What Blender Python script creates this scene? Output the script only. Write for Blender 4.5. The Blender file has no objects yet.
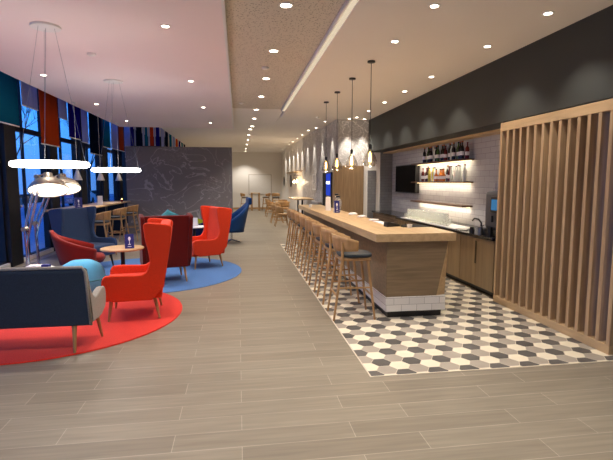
import bpy, bmesh, math, random
from mathutils import Vector, Matrix
random.seed(7)
C = bpy.context.scene.collection
PI = math.pi
S, CO = math.sin, math.cos

# ------------------------------------------------------------------ materials
def new_mat(name):
    m = bpy.data.materials.new(name); m.use_nodes = True
    nt = m.node_tree; nt.nodes.clear()
    out = nt.nodes.new('ShaderNodeOutputMaterial')
    return m, nt, out
def srgb(r, g, b):
    f = lambda c: (c/255/12.92) if c/255 <= .04045 else ((c/255+.055)/1.055)**2.4
    return (f(r), f(g), f(b), 1)
def pbsdf(nt, out, col, rough=.6, metal=0, spec=.5):
    b = nt.nodes.new('ShaderNodeBsdfPrincipled')
    b.inputs['Base Color'].default_value = col
    b.inputs['Roughness'].default_value = rough
    b.inputs['Metallic'].default_value = metal
    b.inputs['Specular IOR Level'].default_value = spec
    nt.links.new(b.outputs[0], out.inputs[0]); return b
def coords(nt, scale=(1,1,1), rot=(0,0,0)):
    tc = nt.nodes.new('ShaderNodeTexCoord'); mp = nt.nodes.new('ShaderNodeMapping')
    mp.inputs['Scale'].default_value = scale; mp.inputs['Rotation'].default_value = rot
    nt.links.new(tc.outputs['Object'], mp.inputs[0]); return mp.outputs[0]
def noise(nt, vec, scale, detail=3, dist=0):
    n = nt.nodes.new('ShaderNodeTexNoise'); n.inputs['Scale'].default_value = scale
    n.inputs['Detail'].default_value = detail; n.inputs['Distortion'].default_value = dist
    nt.links.new(vec, n.inputs['Vector']); return n.outputs['Fac']
def ramp(nt, fac, stops):
    r = nt.nodes.new('ShaderNodeValToRGB'); e = r.color_ramp.elements
    e[0].position, e[0].color = stops[0]; e[1].position, e[1].color = stops[-1]
    for p, c in stops[1:-1]:
        k = e.new(p); k.color = c
    nt.links.new(fac, r.inputs[0]); return r.outputs[0]
def bump(nt, b, h, strength=.2, dist=.01):
    n = nt.nodes.new('ShaderNodeBump'); n.inputs['Strength'].default_value = strength
    n.inputs['Distance'].default_value = dist
    nt.links.new(h, n.inputs['Height']); nt.links.new(n.outputs[0], b.inputs['Normal'])
def mixc(nt, fac, a, b):
    m = nt.nodes.new('ShaderNodeMix'); m.data_type = 'RGBA'
    for s, v in ((m.inputs[0], fac), (m.inputs[6], a), (m.inputs[7], b)):
        if hasattr(v, 'links'): nt.links.new(v, s)
        else: s.default_value = v
    return m.outputs[2]
def math_n(nt, op, a, b=0.0, c=None):
    m = nt.nodes.new('ShaderNodeMath'); m.operation = op
    for i, v in enumerate((a, b) + (() if c is None else (c,))):
        if hasattr(v, 'links'): nt.links.new(v, m.inputs[i])
        else: m.inputs[i].default_value = v
    return m.outputs[0]

def plain(name, rgb, rough=.6, metal=0, spec=.5, var=.06, nscale=6):
    m, nt, out = new_mat(name); c = srgb(*rgb)
    b = pbsdf(nt, out, c, rough, metal, spec)
    n = noise(nt, coords(nt), nscale)
    d = tuple(x*(1-var) for x in c[:3])+(1,); l = tuple(min(1, x*(1+var)) for x in c[:3])+(1,)
    nt.links.new(ramp(nt, n, [(.3, d), (.7, l)]), b.inputs['Base Color']); return m
def fabric(name, rgb, rough=.95):
    m, nt, out = new_mat(name); c = srgb(*rgb)
    b = pbsdf(nt, out, c, rough, 0, .15)
    n = noise(nt, coords(nt), 180, 2)
    d = tuple(x*.78 for x in c[:3])+(1,); l = tuple(min(1, x*1.18) for x in c[:3])+(1,)
    nt.links.new(ramp(nt, n, [(.35, d), (.65, l)]), b.inputs['Base Color'])
    b.inputs['Sheen Weight'].default_value = .15
    bump(nt, b, n, .25, .003); return m
def wood(name, rgb1, rgb2, scale=(1,1,1), rough=.45):
    """grain runs along the axis whose scale is smallest"""
    m, nt, out = new_mat(name)
    b = pbsdf(nt, out, srgb(*rgb1), rough, 0, .4)
    v = coords(nt, scale); n = noise(nt, v, 3, 6, .6)
    nt.links.new(ramp(nt, n, [(.3, srgb(*rgb1)), (.7, srgb(*rgb2))]), b.inputs['Base Color'])
    bump(nt, b, n, .08, .002); return m
def emit(name, rgb, strength):
    m, nt, out = new_mat(name); e = nt.nodes.new('ShaderNodeEmission')
    e.inputs[0].default_value = srgb(*rgb); e.inputs[1].default_value = strength
    nt.links.new(e.outputs[0], out.inputs[0]); return m
def glass(name, tint=(1,1,1,1), ior=1.45, rough=0.0, boost=1.0):
    m, nt, out = new_mat(name)
    t = nt.nodes.new('ShaderNodeBsdfTransparent'); t.inputs[0].default_value = tint
    g = nt.nodes.new('ShaderNodeBsdfGlossy'); g.inputs['Roughness'].default_value = rough
    lw = nt.nodes.new('ShaderNodeLayerWeight'); lw.inputs[0].default_value = .5
    f0 = ((ior-1)/(ior+1))**2
    fr = math_n(nt, 'MULTIPLY_ADD', math_n(nt, 'POWER', lw.outputs['Facing'], 5), 1-f0, f0)
    mx = nt.nodes.new('ShaderNodeMixShader')
    nt.links.new(math_n(nt, 'MULTIPLY', fr, boost), mx.inputs[0])
    nt.links.new(t.outputs[0], mx.inputs[1]); nt.links.new(g.outputs[0], mx.inputs[2])
    nt.links.new(mx.outputs[0], out.inputs[0]); return m

def brick_mat(name, c1, c2, mortar, bw, bh, axes, rough=.35, msize=.004, bumps=.4, offset=.5, var=None, spec=.5):
    """brick pattern; axes = (horizontal axis, vertical axis) of the object's own space"""
    m, nt, out = new_mat(name); b = pbsdf(nt, out, srgb(*c1), rough, 0, spec)
    tc = nt.nodes.new('ShaderNodeTexCoord'); sp = nt.nodes.new('ShaderNodeSeparateXYZ'); cb = nt.nodes.new('ShaderNodeCombineXYZ')
    nt.links.new(tc.outputs['Object'], sp.inputs[0])
    nt.links.new(sp.outputs[axes[0]], cb.inputs[0]); nt.links.new(sp.outputs[axes[1]], cb.inputs[1])
    t = nt.nodes.new('ShaderNodeTexBrick'); nt.links.new(cb.outputs[0], t.inputs['Vector'])
    t.inputs['Scale'].default_value = 1; t.inputs['Brick Width'].default_value = bw; t.inputs['Row Height'].default_value = bh
    t.inputs['Mortar Size'].default_value = msize; t.inputs['Mortar Smooth'].default_value = .3
    t.offset = offset; t.inputs['Color1'].default_value = srgb(*c1); t.inputs['Color2'].default_value = srgb(*c2)
    t.inputs['Mortar'].default_value = srgb(*mortar)
    col = t.outputs['Color']
    if var:
        mp = nt.nodes.new('ShaderNodeMapping'); mp.inputs['Scale'].default_value = var[0]
        nt.links.new(tc.outputs['Object'], mp.inputs[0])
        n = noise(nt, mp.outputs[0], 3, 5, .4)
        k = ramp(nt, n, [(.3, (1-var[1],)*3+(1,)), (.7, (1,1,1,1))])
        mm = nt.nodes.new('ShaderNodeMix'); mm.data_type = 'RGBA'; mm.blend_type = 'MULTIPLY'; mm.inputs[0].default_value = 1
        nt.links.new(col, mm.inputs[6]); nt.links.new(k, mm.inputs[7]); col = mm.outputs[2]
    nt.links.new(col, b.inputs['Base Color'])
    inv = math_n(nt, 'SUBTRACT', 1, t.outputs['Fac'])
    bump(nt, b, inv, bumps, .004); return m

def mural_mat(name, base, line, seed, scale=.55, width=.05, thr=(.42,.6), rough=.55):
    """printed wall covering: wandering bundles of thin pale lines on a plain ground"""
    m, nt, out = new_mat(name); b = pbsdf(nt, out, srgb(*base), rough, 0, .4)
    tc = nt.nodes.new('ShaderNodeTexCoord'); mp = nt.nodes.new('ShaderNodeMapping')
    mp.inputs['Location'].default_value = seed; nt.links.new(tc.outputs['Object'], mp.inputs[0])
    v = mp.outputs[0]
    n = noise(nt, v, scale, 5, 1.2)
    f = math_n(nt, 'FRACT', math_n(nt, 'MULTIPLY', n, 9))
    a = math_n(nt, 'ABSOLUTE', math_n(nt, 'SUBTRACT', f, .5))
    l1 = math_n(nt, 'LESS_THAN', a, width)
    n2 = noise(nt, v, scale*2.2, 4, 2.0)
    f2 = math_n(nt, 'FRACT', math_n(nt, 'MULTIPLY', n2, 13))
    l2 = math_n(nt, 'LESS_THAN', math_n(nt, 'ABSOLUTE', math_n(nt, 'SUBTRACT', f2, .5)), width*1.6)
    mask = ramp(nt, noise(nt, v, scale*.9, 2), [(thr[0], (0,0,0,1)), (thr[1], (1,1,1,1))])
    fine = math_n(nt, 'MULTIPLY', l2, mask)
    fac = math_n(nt, 'MINIMUM', math_n(nt, 'ADD', math_n(nt, 'MULTIPLY', l1, .45), math_n(nt, 'MULTIPLY', fine, .6)), 1)
    nt.links.new(mixc(nt, fac, srgb(*base), srgb(*line)), b.inputs['Base Color']); return m

M = {}
M['floor'] = brick_mat('floor_plank_tile', (149,139,122), (137,127,111), (176,166,149), 1.2, .2, (0,1), rough=.42, msize=.003, bumps=.1, offset=.37, var=((.6,9,1),.22), spec=.35)
M['hex_dark'] = plain('hex_charcoal', (92,88,84), .5, var=.2, nscale=3)
M['hex_mid'] = plain('hex_taupe', (166,156,142), .5, var=.1, nscale=3)
M['hex_light'] = plain('hex_cream', (230,219,194), .5, var=.05, nscale=3)
M['grout'] = plain('grout', (212,200,178), .8)
M['ceil_left'] = plain('ceiling_white_bounce_tint', (246,232,230), .9, var=.02, nscale=.5)  # pink in this white stands in for red light bounced up from the rug
M['ceil_right'] = plain('ceiling_paint_warm_white', (246,240,232), .9, var=.02, nscale=.5)
M['wall_white'] = plain('wall_paint_white', (240,236,230), .85, var=.02, nscale=.7)
M['wall_dark'] = plain('wall_paint_charcoal', (54,56,52), .7, var=.05, nscale=2)
M['recess_dark'] = plain('recess_brown', (70,55,42), .7)
M['mural_dark'] = mural_mat('mural_slate', (124,118,118), (196,190,188), (3.1,1.7,4.2), scale=.62, width=.045, thr=(.46,.62))
M['mural_grey'] = mural_mat('mural_grey', (180,175,170), (240,236,230), (1.3,7.7,2.2), scale=.6, width=.09, thr=(.3,.5))
M['black'] = plain('black_satin', (22,22,24), .4)
M['black_matt'] = plain('black_matt', (16,16,18), .8)
M['mullion'] = plain('window_frame_black', (15,17,23), .55)
M['chrome'] = plain('chrome', (205,205,205), .18, 1, var=.02)
M['lamp_metal'] = plain('brushed_lamp_metal', (186,176,156), .42, .85, var=.04)
M['machine'] = plain('machine_grey', (84,84,88), .4, .3)
M['steel'] = plain('brushed_steel', (150,150,152), .35, 1)
M['oak_x'] = wood('oak_grain_x', (176,140,98), (205,168,122), (.5,5,5))
M['oak_y'] = wood('oak_grain_y', (184,154,114), (206,176,134), (5,.5,5))
M['oak_z'] = wood('oak_grain_z', (168,134,94), (192,156,112), (8,8,.5))
M['oak_dull_x'] = wood('oak_dull_grain_x', (122,103,78), (146,124,96), (.6,6,9))
M['oak_slat'] = wood('oak_slat', (172,142,107), (198,168,130), (12,12,.5))
M['oak_stool'] = wood('oak_stool', (160,122,78), (188,148,100), (6,6,2))
M['oak_cab'] = brick_mat('oak_cabinet_boards', (150,127,96), (136,113,84), (112,92,66), .1, 4, (1,2), rough=.5, msize=.0015, bumps=.1, offset=0, var=((3,3,.4),.2))
M['oak_door'] = wood('oak_door', (136,110,80), (160,132,98), (8,8,.5))
M['worktop'] = plain('black_worktop', (26,26,30), .15, spec=.6)
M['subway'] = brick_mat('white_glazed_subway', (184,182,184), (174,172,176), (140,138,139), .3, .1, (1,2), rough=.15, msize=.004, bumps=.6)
M['subway_x'] = brick_mat('white_glazed_subway_end', (232,228,222), (220,216,210), (170,166,160), .2, .085, (0,2), rough=.15, msize=.003, bumps=.5)
M['grey_brick'] = brick_mat('grey_glazed_tile', (128,128,130), (118,118,122), (96,96,98), .2, .075, (0,2), rough=.3, msize=.003)
M['stone'] = brick_mat('split_stone', (142,124,108), (112,98,88), (84,72,64), .22, .06, (1,2), rough=.7, msize=.004, bumps=.8)
M['red'] = fabric('red_wool', (222,62,30)); M['burgundy'] = fabric('burgundy_wool', (98,20,18))
M['red_tub'] = fabric('red_felt', (122,26,22)); M['navy'] = fabric('navy_wool', (46,66,100))
M['navy_dark'] = fabric('navy_felt_dark', (16,26,74)); M['blue'] = fabric('royal_blue_felt', (18,56,108))
M['teal'] = fabric('teal_felt', (74,148,166)); M['pouf'] = fabric('sky_blue_felt', (88,170,214))
M['sofa_back'] = fabric('charcoal_blue_wool', (48,60,76)); M['sofa_grey'] = fabric('light_grey_wool', (152,146,138))
M['sofa_seat'] = fabric('steel_blue_wool', (70,104,146)); M['lime'] = fabric('lime_felt', (150,160,30))
M['rug_red'] = fabric('red_carpet', (216,54,40)); M['rug_blue'] = fabric('blue_carpet', (74,118,178))
M['pad'] = fabric('charcoal_vinyl', (52,58,62), .6)
M['white'] = plain('white_satin', (236,234,230), .4, var=.02); M['paper'] = plain('paper_white', (238,236,240), .7, var=.03)
M['blue_card'] = plain('navy_card', (30,36,120), .5)
M['led'] = emit('led_white', (255,246,236), 9); M['spot'] = emit('downlight_warm', (255,238,214), 14)
M['filament'] = emit('filament_amber', (255,196,110), 14); M['slot'] = emit('slot_light', (255,232,200), .36)
M['led_warm'] = emit('led_strip_warm', (255,216,160), 2.5); M['shade_in'] = emit('lamp_diffuser', (255,240,214), 1.8)
M['screen'] = emit('screen_blue', (60,110,150), .5); M['sign_blue'] = emit('cooler_screen_blue', (34,54,150), .8)
M['screen_white'] = emit('screen_white', (225,235,255), 2.0)
M['glass'] = glass('window_glass', (.93,.96,1,1), 1.45); M['glass_clear'] = glass('clear_glass', (.94,.95,.94,1), 1.5)
M['glass_tumbler'] = glass('tumbler_glass', (.97,.98,.97,1), 1.6, .08, 2)
def frost(m, amt):
    nt = m.node_tree; out = [n for n in nt.nodes if n.type == 'OUTPUT_MATERIAL'][0]; src = out.inputs[0].links[0].from_socket
    d = nt.nodes.new('ShaderNodeBsdfTranslucent'); d.inputs[0].default_value = (.9,.9,.88,1); d2 = nt.nodes.new('ShaderNodeBsdfDiffuse'); d2.inputs[0].default_value = (.9,.9,.88,1)
    a = nt.nodes.new('ShaderNodeAddShader'); nt.links.new(d.outputs[0], a.inputs[0]); nt.links.new(d2.outputs[0], a.inputs[1])
    mx = nt.nodes.new('ShaderNodeMixShader'); mx.inputs[0].default_value = amt; nt.links.new(src, mx.inputs[1]); nt.links.new(a.outputs[0], mx.inputs[2]); nt.links.new(mx.outputs[0], out.inputs[0])
frost(M['glass_tumbler'], .05); M['glass_pendant'] = glass('pendant_glass', (.90,.86,.78,1), 1.6, .02, 2.5)
for n, c in dict(amber=(176,96,24), darkred=(96,18,20), clear=(206,212,208), green=(60,86,40), blackb=(26,22,26), yellow=(206,190,80)).items():
    M['b_'+n] = plain('bottle_'+n, c, .12, var=.03)
for n, c in dict(f_teal=(30,122,152), f_orange=(214,84,40), f_indigo=(40,30,150), f_lilac=(176,182,226), f_ink=(18,32,62), f_white=(206,210,232)).items():
    m_, nt_, out_ = new_mat('banner_'+n[2:]); d_ = nt_.nodes.new('ShaderNodeBsdfDiffuse'); t_ = nt_.nodes.new('ShaderNodeBsdfTranslucent')
    x_ = nt_.nodes.new('ShaderNodeMixShader'); x_.inputs[0].default_value = .45
    col_ = ramp(nt_, noise(nt_, coords(nt_), 150, 2), [(.3, tuple(v*.88 for v in srgb(*c)[:3])+(1,)), (.7, srgb(*c))])
    nt_.links.new(col_, d_.inputs[0]); nt_.links.new(col_, t_.inputs[0])
    nt_.links.new(d_.outputs[0], x_.inputs[1]); nt_.links.new(t_.outputs[0], x_.inputs[2]); nt_.links.new(x_.outputs[0], out_.inputs[0]); M[n] = m_
M['asphalt'] = plain('asphalt', (186,190,196), .8, var=.2, nscale=2); M['pave'] = plain('pavement', (204,206,210), .8, var=.1)
M['bark'] = plain('bark', (40,34,32), .9); M['render_wall'] = plain('render_grey', (176,180,186), .9)
M['car_silver'] = plain('car_silver', (150,158,170), .25, .5); M['car_dark'] = plain('car_dark', (30,36,48), .25, .3)
M['hedge'] = plain('hedge_green', (24,40,28), .9, var=.4, nscale=9)
M['tv_black'] = plain('screen_black', (10,10,12), .6, spec=.05)
M['brownw'] = plain('brown_shelf_wood', (84,52,32), .5)

def acoustic():
    m, nt, out = new_mat('acoustic_panel'); b = pbsdf(nt, out, srgb(206,186,152), .85, 0, .2)
    v = nt.nodes.new('ShaderNodeTexVoronoi'); v.inputs['Scale'].default_value = 38
    nt.links.new(coords(nt), v.inputs['Vector'])
    nt.links.new(ramp(nt, v.outputs['Distance'], [(.16, srgb(132,122,106)), (.34, srgb(218,210,194))]), b.inputs['Base Color']); return m
M['acoustic'] = acoustic()

# ------------------------------------------------------------------ mesh builder
class MB:
    def __init__(s): s.v = []; s.f = []; s.mi = []
    def add(s, verts, faces, mi=0):
        o = len(s.v); s.v += [tuple(x) for x in verts]; s.f += [tuple(i+o for i in f) for f in faces]; s.mi += [mi]*len(faces); return s
    def box(s, x0, x1, y0, y1, z0, z1, mi=0):
        return s.add([(x0,y0,z0),(x1,y0,z0),(x1,y1,z0),(x0,y1,z0),(x0,y0,z1),(x1,y0,z1),(x1,y1,z1),(x0,y1,z1)],
                     [(0,3,2,1),(4,5,6,7),(0,1,5,4),(1,2,6,5),(2,3,7,6),(3,0,4,7)], mi)
    def tube(s, pts, r, n=10, cap=True, mi=0):
        pts = [Vector(p) for p in pts]; rs = r if isinstance(r, (list, tuple)) else [r]*len(pts)
        up = None; vs = []
        for i, p in enumerate(pts):
            t = (pts[min(i+1, len(pts)-1)]-pts[max(i-1, 0)]).normalized()
            if up is None: up = t.orthogonal().normalized()
            up = (up - t*up.dot(t)).normalized(); sd = t.cross(up)
            for k in range(n):
                a = 2*PI*k/n; vs.append(p+(up*CO(a)+sd*S(a))*rs[i])
        fs = [(i*n+k, i*n+(k+1) % n, (i+1)*n+(k+1) % n, (i+1)*n+k) for i in range(len(pts)-1) for k in range(n)]
        if cap: fs += [tuple(range(n-1, -1, -1)), tuple((len(pts)-1)*n+k for k in range(n))]
        return s.add(vs, fs, mi)
    def lathe(s, prof, cx=0, cy=0, cz=0, n=24, mi=0, sx=1, sy=1, cap=True):
        vs = [(cx+sx*r*CO(2*PI*k/n), cy+sy*r*S(2*PI*k/n), cz+z) for r, z in prof for k in range(n)]
        fs = [(i*n+k, i*n+(k+1) % n, (i+1)*n+(k+1) % n, (i+1)*n+k) for i in range(len(prof)-1) for k in range(n)]
        if cap and prof[0][0] > 1e-4: fs.append(tuple(range(n-1, -1, -1)))
        if cap and prof[-1][0] > 1e-4: fs.append(tuple((len(prof)-1)*n+k for k in range(n)))
        return s.add(vs, fs, mi)
    def grid(s, rows, closed=False, mi=0):
        n = len(rows[0]); vs = [p for r in rows for p in r]
        m = n if closed else n-1
        fs = [(i*n+k, i*n+(k+1) % n, (i+1)*n+(k+1) % n, (i+1)*n+k) for i in range(len(rows)-1) for k in range(m)]
        return s.add(vs, fs, mi)
    def prism(s, outline, a, b, axis='x', mi=0):
        """outline: points in the two other axes, extruded along axis from a to b"""
        def P(u, v, w): return {'x': (w,u,v), 'y': (u,w,v), 'z': (u,v,w)}[axis]
        n = len(outline); vs = [P(u, v, a) for u, v in outline]+[P(u, v, b) for u, v in outline]
        fs = [tuple(range(n)), tuple(range(2*n-1, n-1, -1))]+[(k, (k+1) % n, n+(k+1) % n, n+k) for k in range(n)]
        return s.add(vs, fs, mi)
    def build(s, name, mat, parent=None, smooth=False, bevel=0, seg=2, solid=0, sub=0, loc=None):
        me = bpy.data.meshes.new(name); me.from_pydata(s.v, [], s.f)
        for m_ in (mat if isinstance(mat, (list, tuple)) else [mat]): me.materials.append(M[m_])
        for p, i in zip(me.polygons, s.mi): p.material_index = i
        bm = bmesh.new(); bm.from_mesh(me); bmesh.ops.remove_doubles(bm, verts=bm.verts, dist=1e-5)
        bmesh.ops.recalc_face_normals(bm, faces=bm.faces); bm.to_mesh(me); bm.free()
        o = bpy.data.objects.new(name, me); C.objects.link(o)
        if parent: o.parent = parent
        if loc: o.location = loc
        if solid:
            d = o.modifiers.new('s', 'SOLIDIFY'); d.thickness = solid; d.offset = 0
        if bevel:
            d = o.modifiers.new('b', 'BEVEL'); d.width = bevel; d.segments = seg; d.limit_method = 'ANGLE'; d.angle_limit = math.radians(38)
        if sub:
            d = o.modifiers.new('u', 'SUBSURF'); d.levels = sub; d.render_levels = sub
        if smooth or bevel or sub:
            for p in me.polygons: p.use_smooth = True
            if not (sub or smooth == 'all'):
                me.set_sharp_from_angle(angle=math.radians(42))
        return o

def empty(name, loc=(0,0,0), rz=0):
    o = bpy.data.objects.new(name, None); C.objects.link(o); o.location = loc; o.rotation_euler = (0,0,rz)
    o.empty_display_size = .1; return o
def tag(o, label, cat, group=None, kind=None):
    o['label'] = label; o['category'] = cat
    if group: o['group'] = group
    if kind: o['kind'] = kind
    return o
KIDS = {}
def copy_tree(o, parent=None):
    c = o.copy(); C.objects.link(c)
    if parent: c.parent = parent
    for ch in [x for x in bpy.data.objects if x.parent == o]: copy_tree(ch, c)
    return c
def place(proto, used, loc, rz, label, cat, group=None):
    """first use moves the prototype itself, later uses copy it"""
    o = copy_tree(proto) if used else proto
    o.location = loc; o.rotation_euler = (0,0,rz); tag(o, label, cat, group); return o
def struct(mb, name, mat, parent=None, **k):
    o = mb.build(name, mat, parent, **k)
    if not parent: o['kind'] = 'structure'
    return o
ORD = ['nearest','second','third','fourth','fifth','sixth','seventh','eighth','ninth','tenth','eleventh','twelfth','thirteenth','fourteenth','fifteenth']

# ------------------------------------------------------------------ room shell
ZC, ZF, YE = 3.4, 3.55, 29.0
XW = -4.6            # window line
struct(MB().box(-4.75, 4.6, -4.1, YE+.15, -.12, 0), 'floor', 'floor')
# hexagon floor around the bar
def hexfloor():
    bm = bmesh.new(); w = .1; x0, x1, y0, y1 = 1.13, 3.66, 3.70, 12.35; g = .0965
    dx, dy = .15, .17320508
    idx = []
    for c in range(-2, 20):
        for r in range(-2, 56):
            cx = x0+.03+c*dx; cy = y0+.02+r*dy+(dy/2 if c % 2 else 0)
            vs = [bm.verts.new((cx+g*CO(PI/3*k), cy+g*S(PI/3*k), .0065)) for k in range(6)]
            f = bm.faces.new(vs)
            q = c; rr = r-(c-(c & 1))//2
            f.material_index = [1, 2, 0][(q-rr) % 3]
    for co, no in (((x0,0,0),(-1,0,0)), ((x1,0,0),(1,0,0)), ((0,y0,0),(0,-1,0)), ((0,y1,0),(0,1,0))):
        bmesh.ops.bisect_plane(bm, geom=bm.verts[:]+bm.edges[:]+bm.faces[:], plane_co=co, plane_no=no, clear_outer=True)
    me = bpy.data.meshes.new('floor'); 
    for k in ('hex_light','hex_dark','hex_mid'): me.materials.append(M[k])
    # light : dark : mid in equal thirds
    bm.to_mesh(me); bm.free(); o = bpy.data.objects.new('floor', me); C.objects.link(o); o['kind'] = 'structure'
    struct(MB().box(x0-.012, x1, y0-.012, y1, 0, .006), 'floor', 'grout')
hexfloor()
# ceilings
struct(MB().box(-3.6, -.10, -4.1, 15.0, ZC, ZC+.25), 'ceiling', 'ceil_left')
struct(MB().box(-.10, 1.06, -4.1, 11.2, ZC+.05, ZC+.25), 'ceiling', 'acoustic')
struct(MB().box(1.155, 3.65, -4.1, 12.4, ZC, ZC+.25), 'ceiling', 'ceil_right')
struct(MB().box(-3.6, 2.95, 15.0, YE+.1, ZF, ZF+.2).box(-.10, 1.14, 11.2, 15.0, ZC+.06, ZC+.26).box(1.14, 2.95, 12.4, 15.0, ZC+.05, ZC+.25), 'ceiling', 'ceil_right')
struct(MB().box(-4.75, -3.6, -4.1, 19.6, 4.0, 4.1).box(-3.62, -3.6, -4.1, 15, ZC+.25, 4.0), 'ceiling', 'ceil_left')
struct(MB().box(1.06, 1.155, -4.1, 11.25, ZC+.04, ZC+.2), 'trim_1', 'white')
struct(MB().box(1.06, 1.078, -4.1, 11.25, ZC-.004, ZC+.04), 'trim_2', 'white')
ls = MB().box(1.085, 1.15, -4.0, 11.2, ZC+.008, ZC+.042).build('slot_light', 'slot')
tag(ls, 'long recessed strip of light between speckled ceiling panel and plain bar ceiling', 'light strip')
struct(MB().box(-.13, -.10, -4.1, 15, ZC-.01, ZC+.05), 'trim_3', 'white')
# right side
struct(MB().box(3.66, 3.8, -4.1, 3.80, 0, 3.4), 'wall_right', 'wall_dark')
struct(MB().box(3.63, 3.66, -4.1, 3.79, 0, .1), 'baseboard_right', 'black')
struct(MB().box(3.6, 4.45, 3.80, 12.4, 2.52, 3.42), 'wall_bulkhead', 'wall_dark')
struct(MB().box(4.02, 4.28, 5.9, 12.38, 2.49, 2.52), 'trim_4', 'oak_y')
struct(MB().box(4.3, 4.45, 5.9, 12.4, 0, 2.52), 'wall_bar', 'subway')
struct(MB().box(3.62, 4.3, 5.88, 5.95, 0, 2.52), 'wall_bar_side', 'recess_dark')
struct(MB().box(3.9, 4.0, 3.8, 5.88, 0, 2.52), 'wall_recess', 'recess_dark')
struct(MB().box(2.75, 3.6, 12.4, 12.55, 2.15, 3.45), 'wall_mural', 'mural_grey')
struct(MB().box(2.61, 3.47, 12.37, 12.55, 0, 2.15), 'wall_oak_panel', 'oak_door')
struct(MB().box(3.47, 3.95, 12.4, 12.55, 0, 2.15).box(3.6, 3.95, 12.4, 12.55, 2.15, 2.52), 'wall_back_bar', 'wall_white')
struct(MB().box(3.59, 3.83, 12.375, 12.4, .2, 2.02), 'door_1', 'grey_brick')
struct(MB().box(3.95, 4.3, 12.38, 12.55, 0, 2.52), 'wall_back_tiled', 'grey_brick')
struct(MB().box(2.75, 2.9, 12.55, 19.5, 0, 3.55), 'wall_mural', 'mural_grey')
struct(MB().box(2.75, 2.9, 19.5, YE, 0, 3.55), 'wall_far_right', 'wall_white')
struct(MB().box(-3.0, 2.9, YE, YE+.15, 0, 3.55), 'wall_far', 'wall_white')
struct(MB().box(-3.0, 2.75, YE-.02, YE, 0, .1), 'baseboard_far', 'oak_x')
# left side
struct(MB().box(-3.62, -.19, 15.7, 15.9, 0, 2.86), 'wall_partition', 'mural_dark')
struct(MB().box(-3.05, -2.9, 19.6, YE, 0, 3.55), 'wall_far_left', 'wall_white')
struct(MB().box(-4.75, -2.9, 19.6, 19.75, 0, 4.1), 'wall_left_end', 'wall_dark')
struct(MB().box(-4.75, 3.8, -4.2, -4.1, 0, 4.1), 'wall_behind', 'wall_white')
# window wall: columns, transoms, panes
P0, PITCH = 9.93, 2.15
cols = [P0+PITCH*k for k in range(-6, 5)]
for i, y in enumerate(cols):
    struct(MB().box(XW-.1, XW+.14, y-.24, y+.24, 0, 4.0), 'trim_%d' % (10+i), 'mullion', bevel=.008)
for i in range(len(cols)-1):
    a, b = cols[i]+.24, cols[i+1]-.24
    w = struct(MB().box(XW-.01, XW+.01, a+.04, b-.04, .12, 3.98), 'window_%d' % (i+1), 'glass')
    fr = MB().box(XW-.05, XW+.05, a, b, .03, .12).box(XW-.05, XW+.05, a, b, 3.93, 4.0).box(XW-.05, XW+.05, a, b, 2.76, 2.86)
    fr.box(XW-.05, XW+.05, a, a+.05, .12, 3.93).box(XW-.05, XW+.05, b-.05, b, .12, 3.93).box(XW-.03, XW+.03, a+.55, a+.585, .12, 3.93)
    fr.build('window_frame', 'mullion', w)
    MB().box(XW+.05, XW+.1, a, b, .0, .1).build('window_sill', 'white', w, bevel=.004)
struct(MB().box(XW+.1, XW+.3, -4.1, 19.6, 0, .012), 'trim_5', 'hex_mid')

# banners before the windows
def banner(y0, y1, zb, mat, label, x=-4.15, yd=None):
    m = MB(); n = 8
    rows = []
    for z in (zb+.03, 3.98):
        rows.append([(x+.012*S(k*1.9+y0*3), y0+(y1-y0)*k/n, z) for k in range(n+1)])
    root = m.grid(rows).build('fabric_banner', mat, smooth='all', solid=.006)
    MB().tube([(x, y0, zb+.02), (x, y1, zb+.02)], .014, 8).build('hem_rod', 'white', root)
    tag(root, label, 'banner', 'fabric banners in front of the windows'); return root
B = [(6.0,7.6,3.18,'f_lilac','pale lilac banner nearest the camera, beyond the left edge'),(7.75,9.62,2.74,'f_teal','wide teal banner nearest the camera over the windows'),
     (9.82,10.5,3.18,'f_lilac','short pale lilac banner between teal and orange banners'),(10.6,11.6,2.50,'f_orange','large burnt orange banner hanging lowest by the windows'),
     (11.68,12.2,3.2,'f_lilac','pale lilac banner just beyond large orange banner'),(12.3,13.1,2.8,'f_indigo','deep indigo banner between two pale lilac ones'),
     (13.2,13.8,2.76,'f_lilac','pale lilac banner just beyond deep indigo banner'),(13.9,15.0,2.5,'f_ink','near black ink blue banner beside farther teal banner'),
     (15.2,16.05,2.78,'f_teal','narrow teal banner farther down the windows'),(16.2,17.0,2.8,'f_lilac','pale lilac banner before far orange banner'),
     (17.1,17.85,2.8,'f_orange','small far orange banner near the dark mural wall'),(18.0,18.9,2.6,'f_lilac','long pale lilac banner farthest down the windows')]
for y0, y1, zb, mt, lb in B: banner(y0, y1, zb, mt, lb)
def strip(x0, x1, y, mat, label, zb=2.9):
    o = MB().box(x0, x1, y-.004, y+.004, zb, ZF+.002).build('fabric_banner', mat)
    tag(o, label, 'banner', 'narrow banners above the dark mural wall')
for x0, x1, mt, lb in [(-3.50,-3.40,'f_indigo','indigo strip banner at left above the mural wall'),(-3.38,-3.34,'f_white','thin white strip banner between indigo and ink strips above mural wall'),
        (-3.32,-3.14,'f_ink','wide ink blue strip banner above the mural wall'),(-3.12,-3.06,'f_white','thin white strip banner between ink and teal strips'),
        (-3.04,-2.96,'f_teal','teal strip banner above the mural wall'),(-2.94,-2.89,'f_white','thin white strip banner between teal and orange strips'),
        (-2.88,-2.77,'f_orange','orange strip banner above the mural wall'),(-2.75,-2.71,'f_white','thin white strip banner right of the orange strip'),
        (-2.69,-2.58,'f_indigo','indigo strip banner at right of frontal strips above mural wall')]:
    strip(x0, x1, 16.0, mt, lb)
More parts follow.
